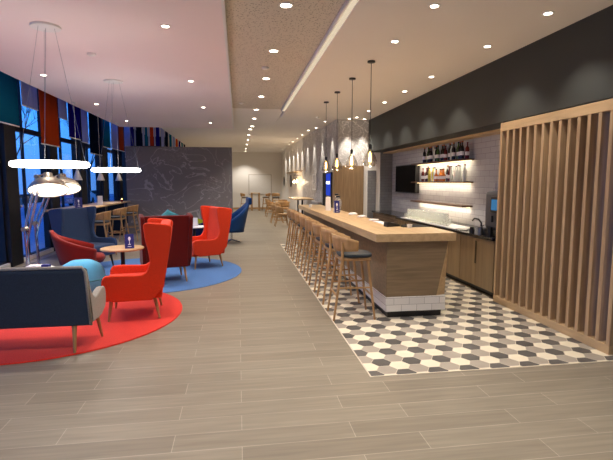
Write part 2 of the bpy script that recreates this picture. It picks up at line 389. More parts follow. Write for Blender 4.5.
seq = [('f_lilac','pale lilac'),('f_ink','ink blue'),('f_teal','teal'),('f_lilac','pale lilac'),('f_orange','orange'),('f_indigo','indigo'),('f_teal','teal'),('f_ink','ink blue')]
for k in range(8):
    y = 16.5+k*.95
    o = MB().box(-2.604, -2.596, y, y+.62, 2.9, ZF+.002).build('fabric_banner', seq[k][0])
    tag(o, '%s banner, %s from the front in the row receding behind mural wall' % (seq[k][1], ORD[k]), 'banner', 'banners receding behind the mural wall')

# ------------------------------------------------------------------ downlights
def spot(parent, power, ang=95, blend=.7, col=(1,.92,.82), z=-.03, r=.035):
    l = bpy.data.lights.new('bulb', 'SPOT'); l.energy = power; l.spot_size = math.radians(ang); l.spot_blend = blend
    l.color = col; l.shadow_soft_size = r
    o = bpy.data.objects.new('bulb', l); C.objects.link(o); o.parent = parent; o.location = (0,0,z); return o
def downlight(x, y, z, power, label, ang=95, lit=True, r=.04, group=None, blend=.7, col=(1,.92,.82)):
    root = empty('downlight', (x, y, z))
    MB().lathe([(r+.018,0),(r+.018,-.006),(r,-.008),(r,.0)], n=20).build('trim_ring', 'white', root, smooth=True)
    MB().lathe([(r-.001,-.003),(0,-.003)], n=20).build('diffuser', 'spot', root)
    if lit: spot(root, power, ang, blend, col)
    tag(root, label, 'ceiling light', group)
WARM = (1,.86,.70)
for k, y in enumerate([-2.9,-.15,2.6,5.35,8.1,10.85,13.6]):
    downlight(-.76, y, ZC, 62, 'round recessed downlight, %s in the ceiling row over the walkway edge of lounge' % ORD[k], 110, group='lounge ceiling downlights', col=(1,.92,.84))
for k, y in enumerate([-.2,2.5,5.25,8.0,10.75,13.5]):
    downlight(-3.04, y, ZC, 30, 'round recessed downlight, %s in the ceiling row near the window banners' % ORD[k], 110, group='window side downlights', col=(1,.92,.84))
for k, y in enumerate([-1.9,-.25,1.4,3.05,4.7,6.3,7.95,9.6]):
    downlight(.5, y, ZC+.05, 42, 'recessed double downlight, %s in the row along the speckled ceiling panel' % ORD[k], 105, r=.055, group='downlights in the speckled panel')
for k, y in enumerate([11.35,12.9,14.7]):
    downlight(.47, y, ZC+.055, 55, 'recessed downlight over the walkway, %s beyond the speckled panel' % ORD[k], 105, r=.055, group='far walkway downlights')
for k, y in enumerate([16.4,18.3,20.5,23.0,25.8,28.0]):
    downlight(.45, y, ZF, 95, 'recessed downlight over the far walkway, %s past the mural wall edge' % ORD[k], 110, r=.055, group='far walkway downlights')
for k, y in enumerate([-1.2,.7,2.5,4.37,5.5]):
    downlight(1.91, y, ZC, 34, 'small recessed downlight, %s in the row above the bar counter' % ORD[k], 95, group='bar ceiling downlights')
for k, y in enumerate([-1.1,.8,2.6,4.38,5.52,7.2,8.4,9.6,10.8,11.9]):
    downlight(3.13, y, ZC, 28, 'small recessed downlight, %s in the row beside the charcoal bulkhead' % ORD[k], 98, group='bulkhead side downlights', blend=.65)
for k, x in enumerate([3.0, 3.42]):
    downlight(x, 12.2, ZC, 50, 'small recessed downlight washing grey mural end, %s' % ['left','right'][k], 48, group='mural downlights', blend=.4)
for k, y in enumerate([13.2,14.8]):
    downlight(2.53, y, ZC+.05, 50, 'recessed wall washer, %s along the grey swirl mural' % ORD[k], 52, group='wall washers', blend=.35)
for k, y in enumerate([16.4,18.0,19.5,21.0,22.6,24.4,26.3]):
    downlight(2.53, y, ZF, 60, 'recessed wall washer, %s along the far right wall' % ORD[k], 52, group='wall washers', blend=.35)
for x, y, z, lb in [(.44,7.2,ZC+.05,'white smoke detector in the speckled ceiling panel'),(.1,10.4,ZC+.05,'small smoke detector at the far end of speckled panel'),(-1.9,6.6,ZC,'small flat sensor disc on lounge ceiling'),(2.1,12.0,ZC,'small flat sensor disc at far end of bar ceiling')]:
    o = MB().lathe([(.055,0),(.055,-.02),(.03,-.035),(0,-.036)], n=18).build('smoke_detector', 'white', smooth=True, loc=(x,y,z)); tag(o, lb, 'detector')

# ------------------------------------------------------------------ ring pendants
def ring_light(x, y, cx, cy, z, R_, label):
    root = empty('ring_pendant', (x, y, z))
    prof = [(R_+.032*CO(a), .032*S(a)) for a in [2*PI*k/12 for k in range(13)]]
    m = MB(); n = 56
    m.grid([[(r*CO(2*PI*k/n), r*S(2*PI*k/n), h) for r, h in prof[:-1]] for k in range(n+1)], closed=True)
    m.build('light_ring', 'led', root, smooth='all')
    can = MB().lathe([(.15,0),(.155,-.006),(.15,-.022),(0,-.025)], n=28).build('canopy', 'white', root, smooth=True, loc=(cx-x, cy-y, ZC-z))
    for a in (0, 2*PI/3, 4*PI/3):
        MB().tube([(R_*CO(a), R_*S(a), .04), (cx-x+.09*CO(a), cy-y+.09*S(a), ZC-z-.02)], .0018, 6).build('wire', 'steel', root)
    MB().tube([(cx-x, cy-y, ZC-z-.02), (R_*CO(2.1)*.99, R_*S(2.1)*.99, .03)], .0022, 6).build('power_cord', 'steel', root)
    tag(root, label, 'pendant light', 'ring pendants'); return root
ring_light(-2.07, 5.5, -2.06, 5.55, 1.895, .365, 'glowing white ring pendant nearest the camera, over red rug')
ring_light(-2.07, 8.3, -2.06, 8.3, 1.905, .365, 'glowing white ring pendant farther back, over blue rug')

# cone pendants over the high table
for k, (y, lb) in enumerate([(10.6,'small white cone pendant nearest, over window high table'),(12.3,'middle white cone pendant over window high table'),(14.1,'farthest white cone pendant over window high table')]):
    root = empty('cone_pendant', (-3.46-.0, y, 1.74))
    MB().lathe([(.10,0),(.018,.225),(.012,.25),(0,.25)], n=20, cap=False).build('lamp_shade', 'white', root, smooth=True, solid=.003)
    MB().lathe([(.085,.006),(0,.006)], n=16).build('bulb_disc', 'spot', root)
    MB().tube([(0,0,.25),(0,0,ZC-1.74)], .004, 6).build('cord', 'white', root)
    MB().lathe([(.04,0),(.04,-.02),(0,-.025)], n=14).build('canopy', 'white', root, loc=(0,0,ZC-1.74))
    spot(root, 12, 110, .8, (1,.85,.68), z=-.02)
    tag(root, lb, 'pendant light', 'cone pendants over the high table')

# teardrop pendants over the bar
for k, (y, lb) in enumerate([(6.42,'clear teardrop pendant nearest the camera, over near end of bar'),(7.5,'clear teardrop pendant second along the bar'),(8.65,'clear teardrop pendant third along the bar'),(9.75,'clear teardrop pendant farthest along the bar')]):
    root = empty('teardrop_pendant', (1.89, y, 1.92))
    MB().lathe([(.0,0),(.065,.008),(.097,.045),(.1,.08),(.08,.14),(.045,.21),(.022,.25),(.02,.27)], n=24).build('glass_shade', 'glass_pendant', root, smooth='all')
    MB().lathe([(.022,.25),(.024,.31),(.012,.325),(0,.33)], n=14).build('lamp_holder', 'black', root, smooth=True)
    f = MB()
    for a in range(4):
        f.tube([(.016*CO(a*PI/2), .016*S(a*PI/2), .07), (.009*CO(a*PI/2), .009*S(a*PI/2), .2)], .0045, 5)
    f.build('filament', 'filament', root)
    MB().lathe([(.0,.045),(.028,.06),(.032,.1),(.022,.18),(.014,.245)], n=14).build('bulb', 'glass_clear', root, smooth='all')
    MB().tube([(0,0,.32),(0,0,ZC-1.92)], .0045, 6).build('cord', 'black', root)
    MB().lathe([(.055,0),(.055,-.022),(0,-.026)], n=20).build('canopy', 'black', root, smooth=True, loc=(0,0,ZC-1.92))
    l = bpy.data.lights.new('glow', 'POINT'); l.energy = 5; l.color = (1,.72,.42); l.shadow_soft_size = .03
    o = bpy.data.objects.new('glow', l); C.objects.link(o); o.parent = root; o.location = (0,0,-.04)
    tag(root, lb, 'pendant light', 'teardrop pendants over the bar')

# ------------------------------------------------------------------ rugs
def rug(cx, cy, r, z, mat, label, cut=None):
    if cut:
        pts = []
        for k in range(128):
            x, y = cx+r*CO(2*PI*k/128), cy+r*S(2*PI*k/128); d = math.hypot(x-cut[0], y-cut[1])
            if d < cut[2]:
                # follow the neighbouring rug's edge
                x, y = cut[0]+(x-cut[0])*cut[2]/d, cut[1]+(y-cut[1])*cut[2]/d
            pts.append((x-cx, y-cy))
        o = MB().prism(pts, 0, z, 'z').build('round_rug', mat, loc=(cx,cy,0)); tag(o, label, 'rug'); return
    o = MB().lathe([(0,0),(r-.01,0),(r,.003),(r-.006,z),(0,z)], n=96).build('round_rug', mat, smooth=True, loc=(cx,cy,0)); tag(o, label, 'rug')
rug(-1.72, 8.75, 1.76, .009, 'rug_blue', 'large round blue rug under the burgundy chair and round table', (-2.34, 6.02, 1.59))
rug(-2.34, 6.02, 1.58, .016, 'rug_red', 'large round red rug under grey sofa and nearest red wing chair')

# ------------------------------------------------------------------ wing chair
def smoothpoly(pts, it=2):
    for _ in range(it):
        q = []
        for i in range(len(pts)):
            a, b = pts[i], pts[(i+1) % len(pts)]
            q += [(a[0]*.82+b[0]*.18, a[1]*.82+b[1]*.18), (a[0]*.18+b[0]*.82, a[1]*.18+b[1]*.82)]
        pts = q
    return pts
def tapered_leg(x, y, z, sx, sy, mat, parent, r0=.022, r1=.012):
    MB().tube([(x, y, z), (x+sx, y+sy, 0)], [r0, r1], 12).build('leg', mat, parent, smooth=True)
def wing_chair(mat, legs='oak_stool', seam=False, W=.37, H=1.2):
    root = empty('wing_chair')
    side = [(.33,.25),(.345,.50),(.31,.565),(.22,.575),(-.10,.56),(-.17,.60),(-.215,.72),(-.20,.85),(-.165,1.0),(-.15,H-.03),(-.18,H),(-.46,H-.03),(-.49,H-.08),(-.34,.25)]
    side = smoothpoly(side, 1)
    m = MB()
    for sg in (-1, 1):
        # wings splay outward towards the top
        inner = [(sg*(W-.045+.05*max(0, z-.6)), y, z) for y, z in side]; outer = [(sg*(W+.02+.05*max(0, z-.6)), y, z) for y, z in side]
        n = len(side); MB().add(inner+outer, [tuple(range(n)), tuple(range(2*n-1, n-1, -1))]+[(k, (k+1) % n, n+(k+1) % n, n+k) for k in range(n)]).build('winged_armrest', mat, root, bevel=.014, seg=3)
    b = MB(); rows = []
    for t in range(9):
        z = .26+(H-.03-.26)*t/8; yb = -.335-.125*t/8; w = W-.03+.05*max(0, z-.6)
        rows.append([(-w, yb, z), (w, yb, z), (w, yb+.12, z), (-w, yb+.12, z)])
    b.grid(rows, closed=True); n = len(rows)*4
    b.f += [(0,1,2,3), (n-4,n-1,n-2,n-3)]; b.mi += [0,0]
    b.build('backrest', mat, root, bevel=.02, seg=3)
    MB().box(-W+.04, W-.04, -.24, .335, .25, .36).build('seat_base', mat, root, bevel=.015)
    MB().box(-W+.05, W-.05, -.22, .355, .36, .47).build('seat_cushion', mat, root, bevel=.035, seg=3)
    for sx in (-1, 1):
        tapered_leg(sx*(W-.09), .25, .26, sx*.03, .035, legs, root, .024, .013)
        tapered_leg(sx*(W-.09), -.25, .26, sx*.03, -.05, legs, root, .024, .013)
    return root
rot = lambda fx, fy: math.atan2(-fx, fy)      # local +Y faces (fx, fy)
w1 = wing_chair('red'); place(w1, 0, (-1.325, 5.98, .0195), rot(-.98,-.12), 'bright red wing chair with wooden legs standing on the red rug', 'armchair', 'wing chairs')
w2 = place(w1, 1, (-.74, 9.32, .0125), rot(-.86,-.45), 'bright red wing chair at the right edge of the blue rug', 'armchair', 'wing chairs')
w3 = wing_chair('burgundy', H=1.17); place(w3, 0, (-1.27, 8.05, .0125), rot(-.28,1.0), 'dark burgundy wing chair seen from behind on the blue rug', 'armchair', 'wing chairs')
w4 = wing_chair('navy', 'black', W=.40, H=1.2); place(w4, 0, (-2.92, 9.35, .0125), rot(.9,-.42), 'navy blue wing chair by the windows behind floor lamps', 'armchair', 'wing chairs')

# ------------------------------------------------------------------ grey sofa, back to the camera
def sofa():
    root = empty('two_seat_sofa', (-2.19, 4.86, .0195))
    W = .73
    # back panel leans towards the camera at the top
    b = MB()
    out = [(-.24,.27),(-.33,.83),(-.30,.865),(-.24,.85),(-.12,.30)]
    b.prism(out, -W, W, 'x').build('backrest', 'sofa_back', root, bevel=.02, seg=3)
    tr = MB()
    tr.tube([(-W-.004,-.235,.28),(-W-.004,-.325,.83),(-W+.03,-.312,.868),(W-.03,-.312,.868),(W+.004,-.325,.83),(W+.004,-.235,.28)], .016, 8).build('piping', 'sofa_grey', root, smooth='all')
    for sg in (-1, 1):
        side = smoothpoly([(-.20,.28),(-.28,.80),(-.23,.82),(-.16,.60),(-.02,.50),(.20,.56),(.30,.55),(.335,.47),(.31,.33),(.12,.26)], 1)
        MB().prism(side, sg*W-(.075 if sg > 0 else 0)+.0, sg*W+(.0 if sg > 0 else .075), 'x').build('armrest', 'sofa_grey', root, bevel=.018, seg=3)
    MB().box(-W+.06, W-.06, -.20, .30, .26, .36).build('seat_base', 'sofa_grey', root, bevel=.015)
    for sg in (-1, 1):
        MB().box(min(0, sg*(W-.08))+.003, max(0, sg*(W-.08))-.003, -.15, .32, .36, .46).build('seat_cushion', 'sofa_seat', root, bevel=.03, seg=3)
    for x in (-W+.1, W-.07):
        tapered_leg(x*.86, -.2, .28, .0, -.03, 'oak_stool', root, .024, .013); tapered_leg(x+.0, .2, .27, .03, .05, 'oak_stool', root, .022, .012)
    tag(root, 'grey two-seat sofa with charcoal back turned to the camera on red rug', 'sofa')
sofa()

# pouf
pf = empty('round_pouf', (-2.3, 7.02, 0))
MB().lathe([(0,.0),(.2,.0),(.275,.06),(.315,.18),(.322,.28),(.30,.4),(.25,.475),(.15,.53),(0,.535)], n=48).build('cushion_body', 'pouf', pf, smooth='all')
MB().lathe([(.323,.262),(.329,.27),(.323,.278)], n=48).build('piping', 'teal', pf)
tag(pf, 'sky blue round pouf behind the grey sofa', 'pouf'); pf.location.z = .016

# low side table with magazines
lt = empty('side_table', (-2.87, 7.0, 0))
MB().lathe([(0,.42),(.2,.42),(.205,.43),(.2,.44),(0,.44)], n=36).build('tabletop', 'white', lt, smooth=True)
MB().lathe([(.16,0),(.16,.012),(.02,.02),(.016,.42),(0,.42)], n=24).build('base', 'black', lt, smooth=True)
tag(lt, 'small white side table left of the sky blue pouf', 'table'); lt.location.z = .0165
mg = MB()
for k in range(4): mg.box(-.11+.006*k, .10+.004*k, -.08, .08, .011*k, .011*k+.009)
o = mg.build('magazine_stack', 'paper', bevel=.002, loc=(-2.93,7.0,.457)); tag(o, 'pale loose papers piled on the small white side table', 'papers')
o = MB().box(-.05,.05,-.04,.04,0,.06).build('menu_block', 'blue_card', bevel=.004, loc=(-2.765,6.96,.457)); tag(o, 'small dark block on white side table beside pouf', 'menu block')

# ------------------------------------------------------------------ tub armchair family
def tub_chair(mat, hb=.88, ha=.56, legs='black', lean=.10, base='legs', name='tub_armchair', headrest=False, W=.36, seatz=.40):
    root = empty(name)
    n = 28; rows = []
    for j in range(7):
        row = []
        for k in range(n+1):
            a = math.radians(-205+230*k/n)       # wraps from front-right round the back to front-left
            u = abs((k/n)*2-1)                   # 0 at back centre, 1 at arm tips
            top = hb+(ha-hb)*(u**.8 if u > 0 else 0); bot = .30+.02*u
            t = j/6; z = bot+(top-bot)*t
            rr = 1+.10*t
            x = W*rr*CO(a); y = W*1.0*rr*S(a)+.02-lean*(z-.3)*(1-u)*1.6
            row.append((x, y, z))
        rows.append(row)
    MB().grid(rows).build('shell', mat, root, smooth='all', solid=.06, bevel=0)
    MB().lathe([(0,seatz-.11),(W-.06,seatz-.10),(W-.02,seatz-.03),(W-.05,seatz+.03),(0,seatz+.05)], n=32, sy=1.05).build('seat', mat, root, smooth='all')
    if headrest: MB().box(-.17,.17,-.07,.03,0,.2).build('headrest', mat, root, bevel=.035, seg=3, loc=(0,-W-.015-lean*1.6*(hb-.55), hb-.2))
    if base == 'legs':
        for sx in (-1, 1):
            for sy in (-1, 1): tapered_leg(sx*.2, sy*.2, .30, sx*.07, sy*.07, legs, root, .014, .011)
    else:
        MB().tube([(0,0,.06),(0,0,.32)], .03, 12).build('column', 'chrome', root, smooth=True)
        for k in range(4):
            a = PI/4+k*PI/2
            MB().tube([(0,0,.08),(.30*CO(a),.30*S(a),.02)], [.02,.012], 8).build('base_foot', 'chrome', root, smooth=True)
    return root
t1 = tub_chair('red_tub'); place(t1, 0, (-2.68, 8.3, .0125), rot(.88,.3), 'low dark red tub armchair by the windows behind the pouf', 'armchair', 'tub armchairs')
t2 = tub_chair('teal', hb=.95, ha=.6); place(t2, 0, (-1.62, 12.45, 0), rot(.6,-.75), 'teal tub armchair in front of dark mural wall', 'armchair', 'tub armchairs')
t3 = tub_chair('navy_dark', hb=.9, ha=.62); place(t3, 0, (-.78, 11.55, 0), rot(-.7,.55), 'dark navy tub armchair behind the far red wing chair', 'armchair', 'tub armchairs')
t4 = tub_chair('blue', hb=1.26, ha=.6, lean=.13, base='star', name='swivel_lounge_chair', headrest=True, W=.33, seatz=.44)
place(t4, 0, (-.20, 12.9, 0), rot(-.95,-.25), 'royal blue high-back swivel chair with headrest and chrome star base', 'armchair')
o = tub_chair('lime', hb=.62, ha=.42, name='low_lounge_chair'); place(o, 0, (-1.25, 13.6, 0), rot(0,-1), 'low lime green chair half hidden behind the far red wing chair', 'armchair')

# round tables
def round_table(loc, r, h, label, top='oak_x'):
    t = empty('round_table', loc)
    MB().lathe([(0,h-.028),(r-.012,h-.028),(r,h-.014),(r-.004,h),(0,h)], n=48).build('tabletop', top, t, smooth=True)
    MB().tube([(0,0,.02),(0,0,h-.03)], .03, 14).build('column', 'black', t, smooth=True)
    MB().lathe([(0,0),(.2,0),(.2,.012),(.03,.02),(0,.02)], n=32).build('base_plate', 'black', t, smooth=True)
    tag(t, label, 'table'); return t
round_table((-1.74,7.12,.0165), .31, .70, 'round oak table with black column between red and burgundy chairs')
round_table((-1.02,10.75,0), .27, .68, 'small round pale table behind the burgundy wing chair', 'paper')
# tent cards with a small pale emblem
def tent_card(loc, h, w, label, c1='blue_card', rz=0):
    root = empty('tent_card', loc, rz)
    MB().prism([(-.045,0),(-.041,0),(.003,h),(-.001,h)], -w/2, w/2, 'x').build('front_panel', c1, root)
    MB().prism([(.045,0),(.041,0),(-.001,h),(.003,h)], -w/2, w/2, 'x').build('rear_panel', 'paper', root)
    # pale stylised emblem: small round head over a stem and foot line
    m = MB(); y = lambda z: -.0465+.044*z/h
    for (x, z, a, b) in ((0,.68*h,.018,.03*1.0),):
        n = 14; m.add([(x+a*CO(2*PI*k/n), y(z+b*S(2*PI*k/n)), z+b*S(2*PI*k/n)) for k in range(n)], [tuple(range(n))])
    for x0, x1, z0, z1 in ((-.004,.004,.3*h,.6*h),(-.02,.02,.26*h,.3*h),(-.026,.026,.12*h,.15*h)):
        m.add([(x0,y(z0),z0),(x1,y(z0),z0),(x1,y(z1),z1),(x0,y(z1),z1)], [(0,1,2,3)])
    m.build('emblem', 'paper', root)
    tag(root, label, 'table sign', 'tent cards'); return root
tent_card((-1.62,7.05,.717), .21, .13, 'navy tent card on round oak table between red chairs', rz=.25)
tent_card((-1.0,10.72,.681), .2, .13, 'white tent card on the small pale table behind burgundy chair', 'paper', rz=-.3)

# ------------------------------------------------------------------ giant jointed floor lamps
def floor_lamp(loc, rz, label, k=1.0, power=20, reach=.34):
    q = reach-.14
    root = empty('giant_floor_lamp', loc, rz); root.scale = (k,k,k)
    # local +X is the reach of the arm
    MB().lathe([(0,0),(.26,0),(.26,.03),(.24,.045),(.04,.055),(.035,.09),(0,.09)], n=40).build('base', 'lamp_metal', root, smooth=True)
    lo = MB()
    for dy in (-.04,.04): lo.tube([(0,dy,.08),(-.03,dy,1.0)], .012, 10)
    lo.tube([(0,0,.08),(-.02,0,.6)], .02, 10)
    lo.build('lower_arm', 'chrome', root, smooth=True)
    MB().tube([(-.03,-.06,1.0),(-.03,.06,1.0)], .035, 14).build('elbow_joint', 'lamp_metal', root, smooth=True)
    up = MB()
    for dx, dz in ((-.03,1.0),(.03,.985)): up.tube([(dx,-.03,dz),(dx+q,-.03,dz+.78)], .011, 10).tube([(dx,.03,dz),(dx+q,.03,dz+.78)], .011, 10)
    up.build('upper_arm', 'chrome', root, smooth=True)
    MB().tube([(q-.02,-.05,1.78),(q-.02,.05,1.78)], .03, 14).build('head_joint', 'lamp_metal', root, smooth=True)
    MB().tube([(-.03,0,.72),(.07,0,1.12)], [.018,.014], 8).build('spring', 'chrome', root, smooth=True)
    sh = MB().lathe([(.245,0),(.243,.03),(.21,.1),(.15,.165),(.075,.21),(.06,.215),(.055,.29),(0,.30)], n=44, cap=False).build('lamp_shade', 'lamp_metal', root, smooth='all', solid=.004)
    sh.location = (reach,-.03,1.57); sh.rotation_euler = (math.radians(-22),math.radians(-8),0); sh.scale = (1.12,1.12,.95)
    MB().lathe([(.236,.012),(.12,.02),(0,.024)], n=40, cap=False).build('diffuser', 'shade_in', sh, smooth='all')
    MB().tube([(q-.02,0,1.78),(reach-.03,.06,1.84)], .014, 8).build('head_bracket', 'chrome', root, smooth=True)
    spot(sh, power, 130, .9, (1,.86,.66), z=-.02, r=.15)
    tag(root, label, 'floor lamp', 'giant jointed floor lamps'); return root
floor_lamp((-3.13,7.3,0), .05, 'giant brushed metal jointed floor lamp with glowing shade, nearer one')
floor_lamp((-3.42,8.35,0), .12, 'giant brushed metal jointed floor lamp, farther one half behind', reach=.45)

# ------------------------------------------------------------------ stools
def stool(seat_z=.78, pad=True, back=.27, name='bar_stool'):
    """faces local +Y; feet on z=0"""
    root = empty(name); L = 'oak_stool'; a = .175; f = .225
    for sx in (-1, 1):
        MB().tube([(sx*a, .15, seat_z-.02), (sx*f, .24, 0)], [.019,.013], 10).build('leg', L, root, smooth=True)
        MB().tube([(sx*(a+.01), -.17, seat_z+.18), (sx*(a+.012), -.165, seat_z-.02), (sx*f, -.275, 0)], [.014,.019,.013], 10).build('leg', L, root, smooth=True)
    def lerp(z, s_, fr): # point on a leg at height z
        t = 1-z/(seat_z-.02); x = s_*(a+(f-a)*t); y = (.15+.09*t) if fr else (-.165-.11*t); return (x, y, z)
    for zf, pair in ((.26*seat_z/.78*1.15, 'f'), (.40*seat_z/.78, 's'), (.30*seat_z/.78, 'b')):
        if pair == 'f': MB().tube([lerp(zf,-1,True), lerp(zf,1,True)], .012, 8).build('footrest', L, root, smooth=True)
        if pair == 'b': MB().tube([lerp(zf,-1,False), lerp(zf,1,False)], .012, 8).build('stretcher', L, root, smooth=True)
        if pair == 's':
            for s_ in (-1, 1): MB().tube([lerp(zf,s_,True), lerp(zf,s_,False)], .012, 8).build('stretcher', L, root, smooth=True)
    MB().box(-.2,.2,-.19,.19,seat_z-.05,seat_z-.005).build('seat_frame', L, root, bevel=.015)
    MB().prism(smoothpoly([(-.2,-.19),(.2,-.19),(.225,.12),(.16,.225),(-.16,.225),(-.225,.12)],2), seat_z-.004, seat_z+.035, 'z').build('seat_pad', 'pad' if pad else L, root, bevel=.012)
    rows = []
    for j in range(5):
        t = j/4; row = []
        for k in range(21):
            u = k/20*2-1; an = -PI/2+u*math.radians(98)
            z0 = seat_z+.06+.02*abs(u); z1 = seat_z+back-.07*abs(u)**2.2
            rr = 1+.06*t
            row.append((.225*rr*CO(an), .22*rr*S(an)-.01+.0*t-.02*t*(1-abs(u)), z0+(z1-z0)*t))
        rows.append(row)
    MB().grid(rows).build('backrest', L, root, smooth='all', solid=.014)
    return root
st = stool()
for k in range(8):
    lb = ['bar stool nearest the camera at the oak bar counter'] + ['bar stool at the oak counter, %s from the near end' % ORD[i] for i in range(1,7)] + ['bar stool at the far end of the oak counter']
    place(st, k, (1.415, 5.52+k*.765, .0066), rot(1,.03*((k*7) % 3-1)), lb[k], 'bar stool', 'bar stools along the oak counter')
for k, y in enumerate([10.9,12.4,13.8]):
    place(st, 1, (-3.14, y, 0), rot(-1,.06), 'curved oak bar stool at the window high table, %s along it' % ORD[k], 'bar stool', 'stools at the window high table')
# window high table
ht = empty('high_table', (-3.85, 13.1, 0))
MB().box(-.35,.35,-2.5,2.5,1.05,1.09).build('tabletop', 'oak_y', ht, bevel=.006)
for y in (-2.1,0,2.1): MB().box(-.25,.25,y-.03,y+.03,0,1.05).build('leg', 'black', ht, bevel=.004)
tag(ht, 'long oak high table running along the windows', 'table')
tent_card((-3.78,11.55,1.09), .24, .16, 'navy tent card on the window high table, nearest', rz=.5)
tent_card((-3.7,13.0,1.09), .24, .13, 'white tent card on the window high table, farther along', 'paper', rz=.3)
def candle(loc, label):
    r = empty('candle_jar', loc); MB().lathe([(0,0),(.035,0),(.04,.07),(.036,.075)], n=16).build('jar', 'b_darkred', r, smooth=True)
    MB().lathe([(.028,.06),(.012,.085),(0,.09)], n=12).build('flame', 'filament', r); tag(r, label, 'candle')
candle((-3.6,14.9,1.09), 'small red glowing candle jar on far end of window table')

# far furniture
h2 = empty('high_table', (1.02, 27.6, 0))
MB().box(-.28,.28,-.35,.35,1.02,1.06).build('tabletop', 'oak_x', h2, bevel=.005)
for x in (-.22,.22): MB().box(x-.05,x+.05,-.3,.3,0,1.02).build('leg', 'oak_z', h2)
tag(h2, 'small oak high table against the far white wall', 'table')
place(st, 1, (.38, 27.5, 0), rot(1,0), 'oak stool left of the small high table at far wall', 'bar stool', 'stools at the far wall')
place(st, 1, (1.66, 27.4, 0), rot(-1,0), 'oak stool right of the small high table at far wall', 'bar stool', 'stools at the far wall')
place(st, 1, (2.2, 26.9, 0), rot(0,-1), 'lone oak stool in the far right corner', 'bar stool', 'stools at the far wall')
dc = stool(.46, False, .34, 'dining_chair')
for k, (x, y, fx, fy, lb) in enumerate([(1.55,24.6,1,0,'oak dining chair left of farther low dining table'),(2.15,23.7,0,1,'oak dining chair before the farther low dining table'),
        (1.45,22.3,1,.1,'oak dining chair left of the nearer low dining table'),(2.0,21.4,.1,1,'oak dining chair in front of the nearer low dining table'),(1.62,20.4,1,.3,'oak dining chair turned toward the wall beside nearest dining table'),
        (1.45,18.9,1,0,'oak dining chair closest to the far bar corner, left side'),(1.5,17.4,1,0,'oak dining chair between long high table and bar stools')]):
    place(dc, k, (x+.15, y, 0), rot(fx, fy), lb, 'chair', 'oak dining chairs in the far dining area')
for x, y, lb in [(2.2,24.6,'square low oak dining table, farthest'),(2.15,22.3,'square low oak dining table in the middle of far area')]:
    t = empty('dining_table', (x,y,0)); MB().box(-.35,.35,-.35,.35,.7,.735).build('tabletop','oak_x',t,bevel=.005)
    MB().tube([(0,0,.02),(0,0,.7)], .035, 12).build('column','black',t); MB().lathe([(0,0),(.24,0),(.24,.015),(0,.02)],n=24).build('base_plate','black',t); tag(t, lb, 'table', 'low dining tables')
t = empty('high_table', (2.32, 17.1, 0)); MB().box(-.36,.36,-1.0,1.0,1.06,1.10).build('tabletop','oak_y',t,bevel=.005)
for y in (-.6,.6): MB().tube([(0,y,.02),(0,y,1.06)], .035, 12).build('column','black',t); MB().lathe([(0,0),(.22,0),(.22,.015),(0,.02)],n=24,cy=y).build('base_plate','black',t)
tag(t, 'long pale high table beyond the bar beside grey mural', 'table')
b = empty('padded_bench', (2.42, 15.28, 0)); MB().box(-.28,.28,-.68,.68,.0,.45).build('bench_base','oak_dull_x',b,bevel=.01); MB().box(-.28,.28,-.68,.68,.45,.55).build('seat_cushion','sofa_grey',b,bevel=.03)
MB().box(.14,.29,-.68,.68,.55,1.05).build('backrest','sofa_grey',b,bevel=.04,seg=3); tag(b, 'grey upholstered bench against the swirl mural beyond the bar', 'bench')
# things on the far walls
o = struct(MB().box(.69,2.07,YE-.03,YE,.94,2.14), 'picture_panel', 'white', bevel=.006); del o['kind']
MB().box(.66,2.10,YE-.025,YE-.005,.91,.94).box(.66,2.10,YE-.025,YE-.005,2.14,2.17).box(.66,.69,YE-.025,YE-.005,.91,2.17).box(2.07,2.10,YE-.025,YE-.005,.91,2.17).build('frame','hex_mid',o)
tag(o, 'large blank white framed board on the far wall', 'board')
o = MB().lathe([(0,0),(.30,0),(.31,.02),(.28,.045),(.1,.03),(0,.028)], n=36).build('wall_clock', 'black', smooth=True, loc=(2.745,23.7,1.75)); o.rotation_euler = (0,-PI/2,0); tag(o, 'round black disc hanging on far right white wall', 'wall disc')
o = MB().lathe([(0,0),(.26,0),(.27,.02),(.24,.04),(0,.03)], n=36).build('wall_clock', 'black', smooth=True, loc=(2.745,27.2,1.75)); o.rotation_euler = (0,-PI/2,0); tag(o, 'farther round black disc hanging near far corner', 'wall disc')
o = MB().box(2.72,2.75,15.85,16.65,1.45,1.95).build('picture_panel','mural_grey', bevel=.004)
MB().box(2.715,2.745,15.82,15.86,1.42,1.98).box(2.715,2.745,16.64,16.68,1.42,1.98).box(2.715,2.745,15.82,16.68,1.94,1.98).box(2.715,2.745,15.82,16.68,1.42,1.46).build('frame','white',o); tag(o, 'pale framed picture on the grey swirl mural', 'picture')
o = MB().box(2.58,2.75,19.4,24.6,2.16,2.2).build('wall_shelf','oak_y',bevel=.004); tag(o, 'long pale ledge high on the far right wall', 'shelf')
for k,(y,lb) in enumerate([(19.9,'glowing glass wall lantern nearer on far right wall'),(20.9,'glowing glass wall lantern farther along far right wall')]):
    r = empty('wall_lantern', (2.55,y,1.7)); MB().lathe([(0,-.1),(.06,-.08),(.075,.04),(.04,.14),(.02,.18)], n=18).build('glass_globe','glass_pendant',r,smooth='all')
    MB().lathe([(0,-.06),(.03,-.03),(.032,.04),(0,.09)], n=12).build('bulb','filament',r); MB().tube([(0,0,.17),(0,0,.3),(.19,0,.3)],.01,6).build('bracket','black',r)
    l = bpy.data.lights.new('glow','POINT'); l.energy = 8; l.color=(1,.80,.55); l.shadow_soft_size=.06; q=bpy.data.objects.new('glow',l); C.objects.link(q); q.parent=r; q.location=(-.1,0,0)
    tag(r, lb, 'wall lamp', 'wall lanterns')
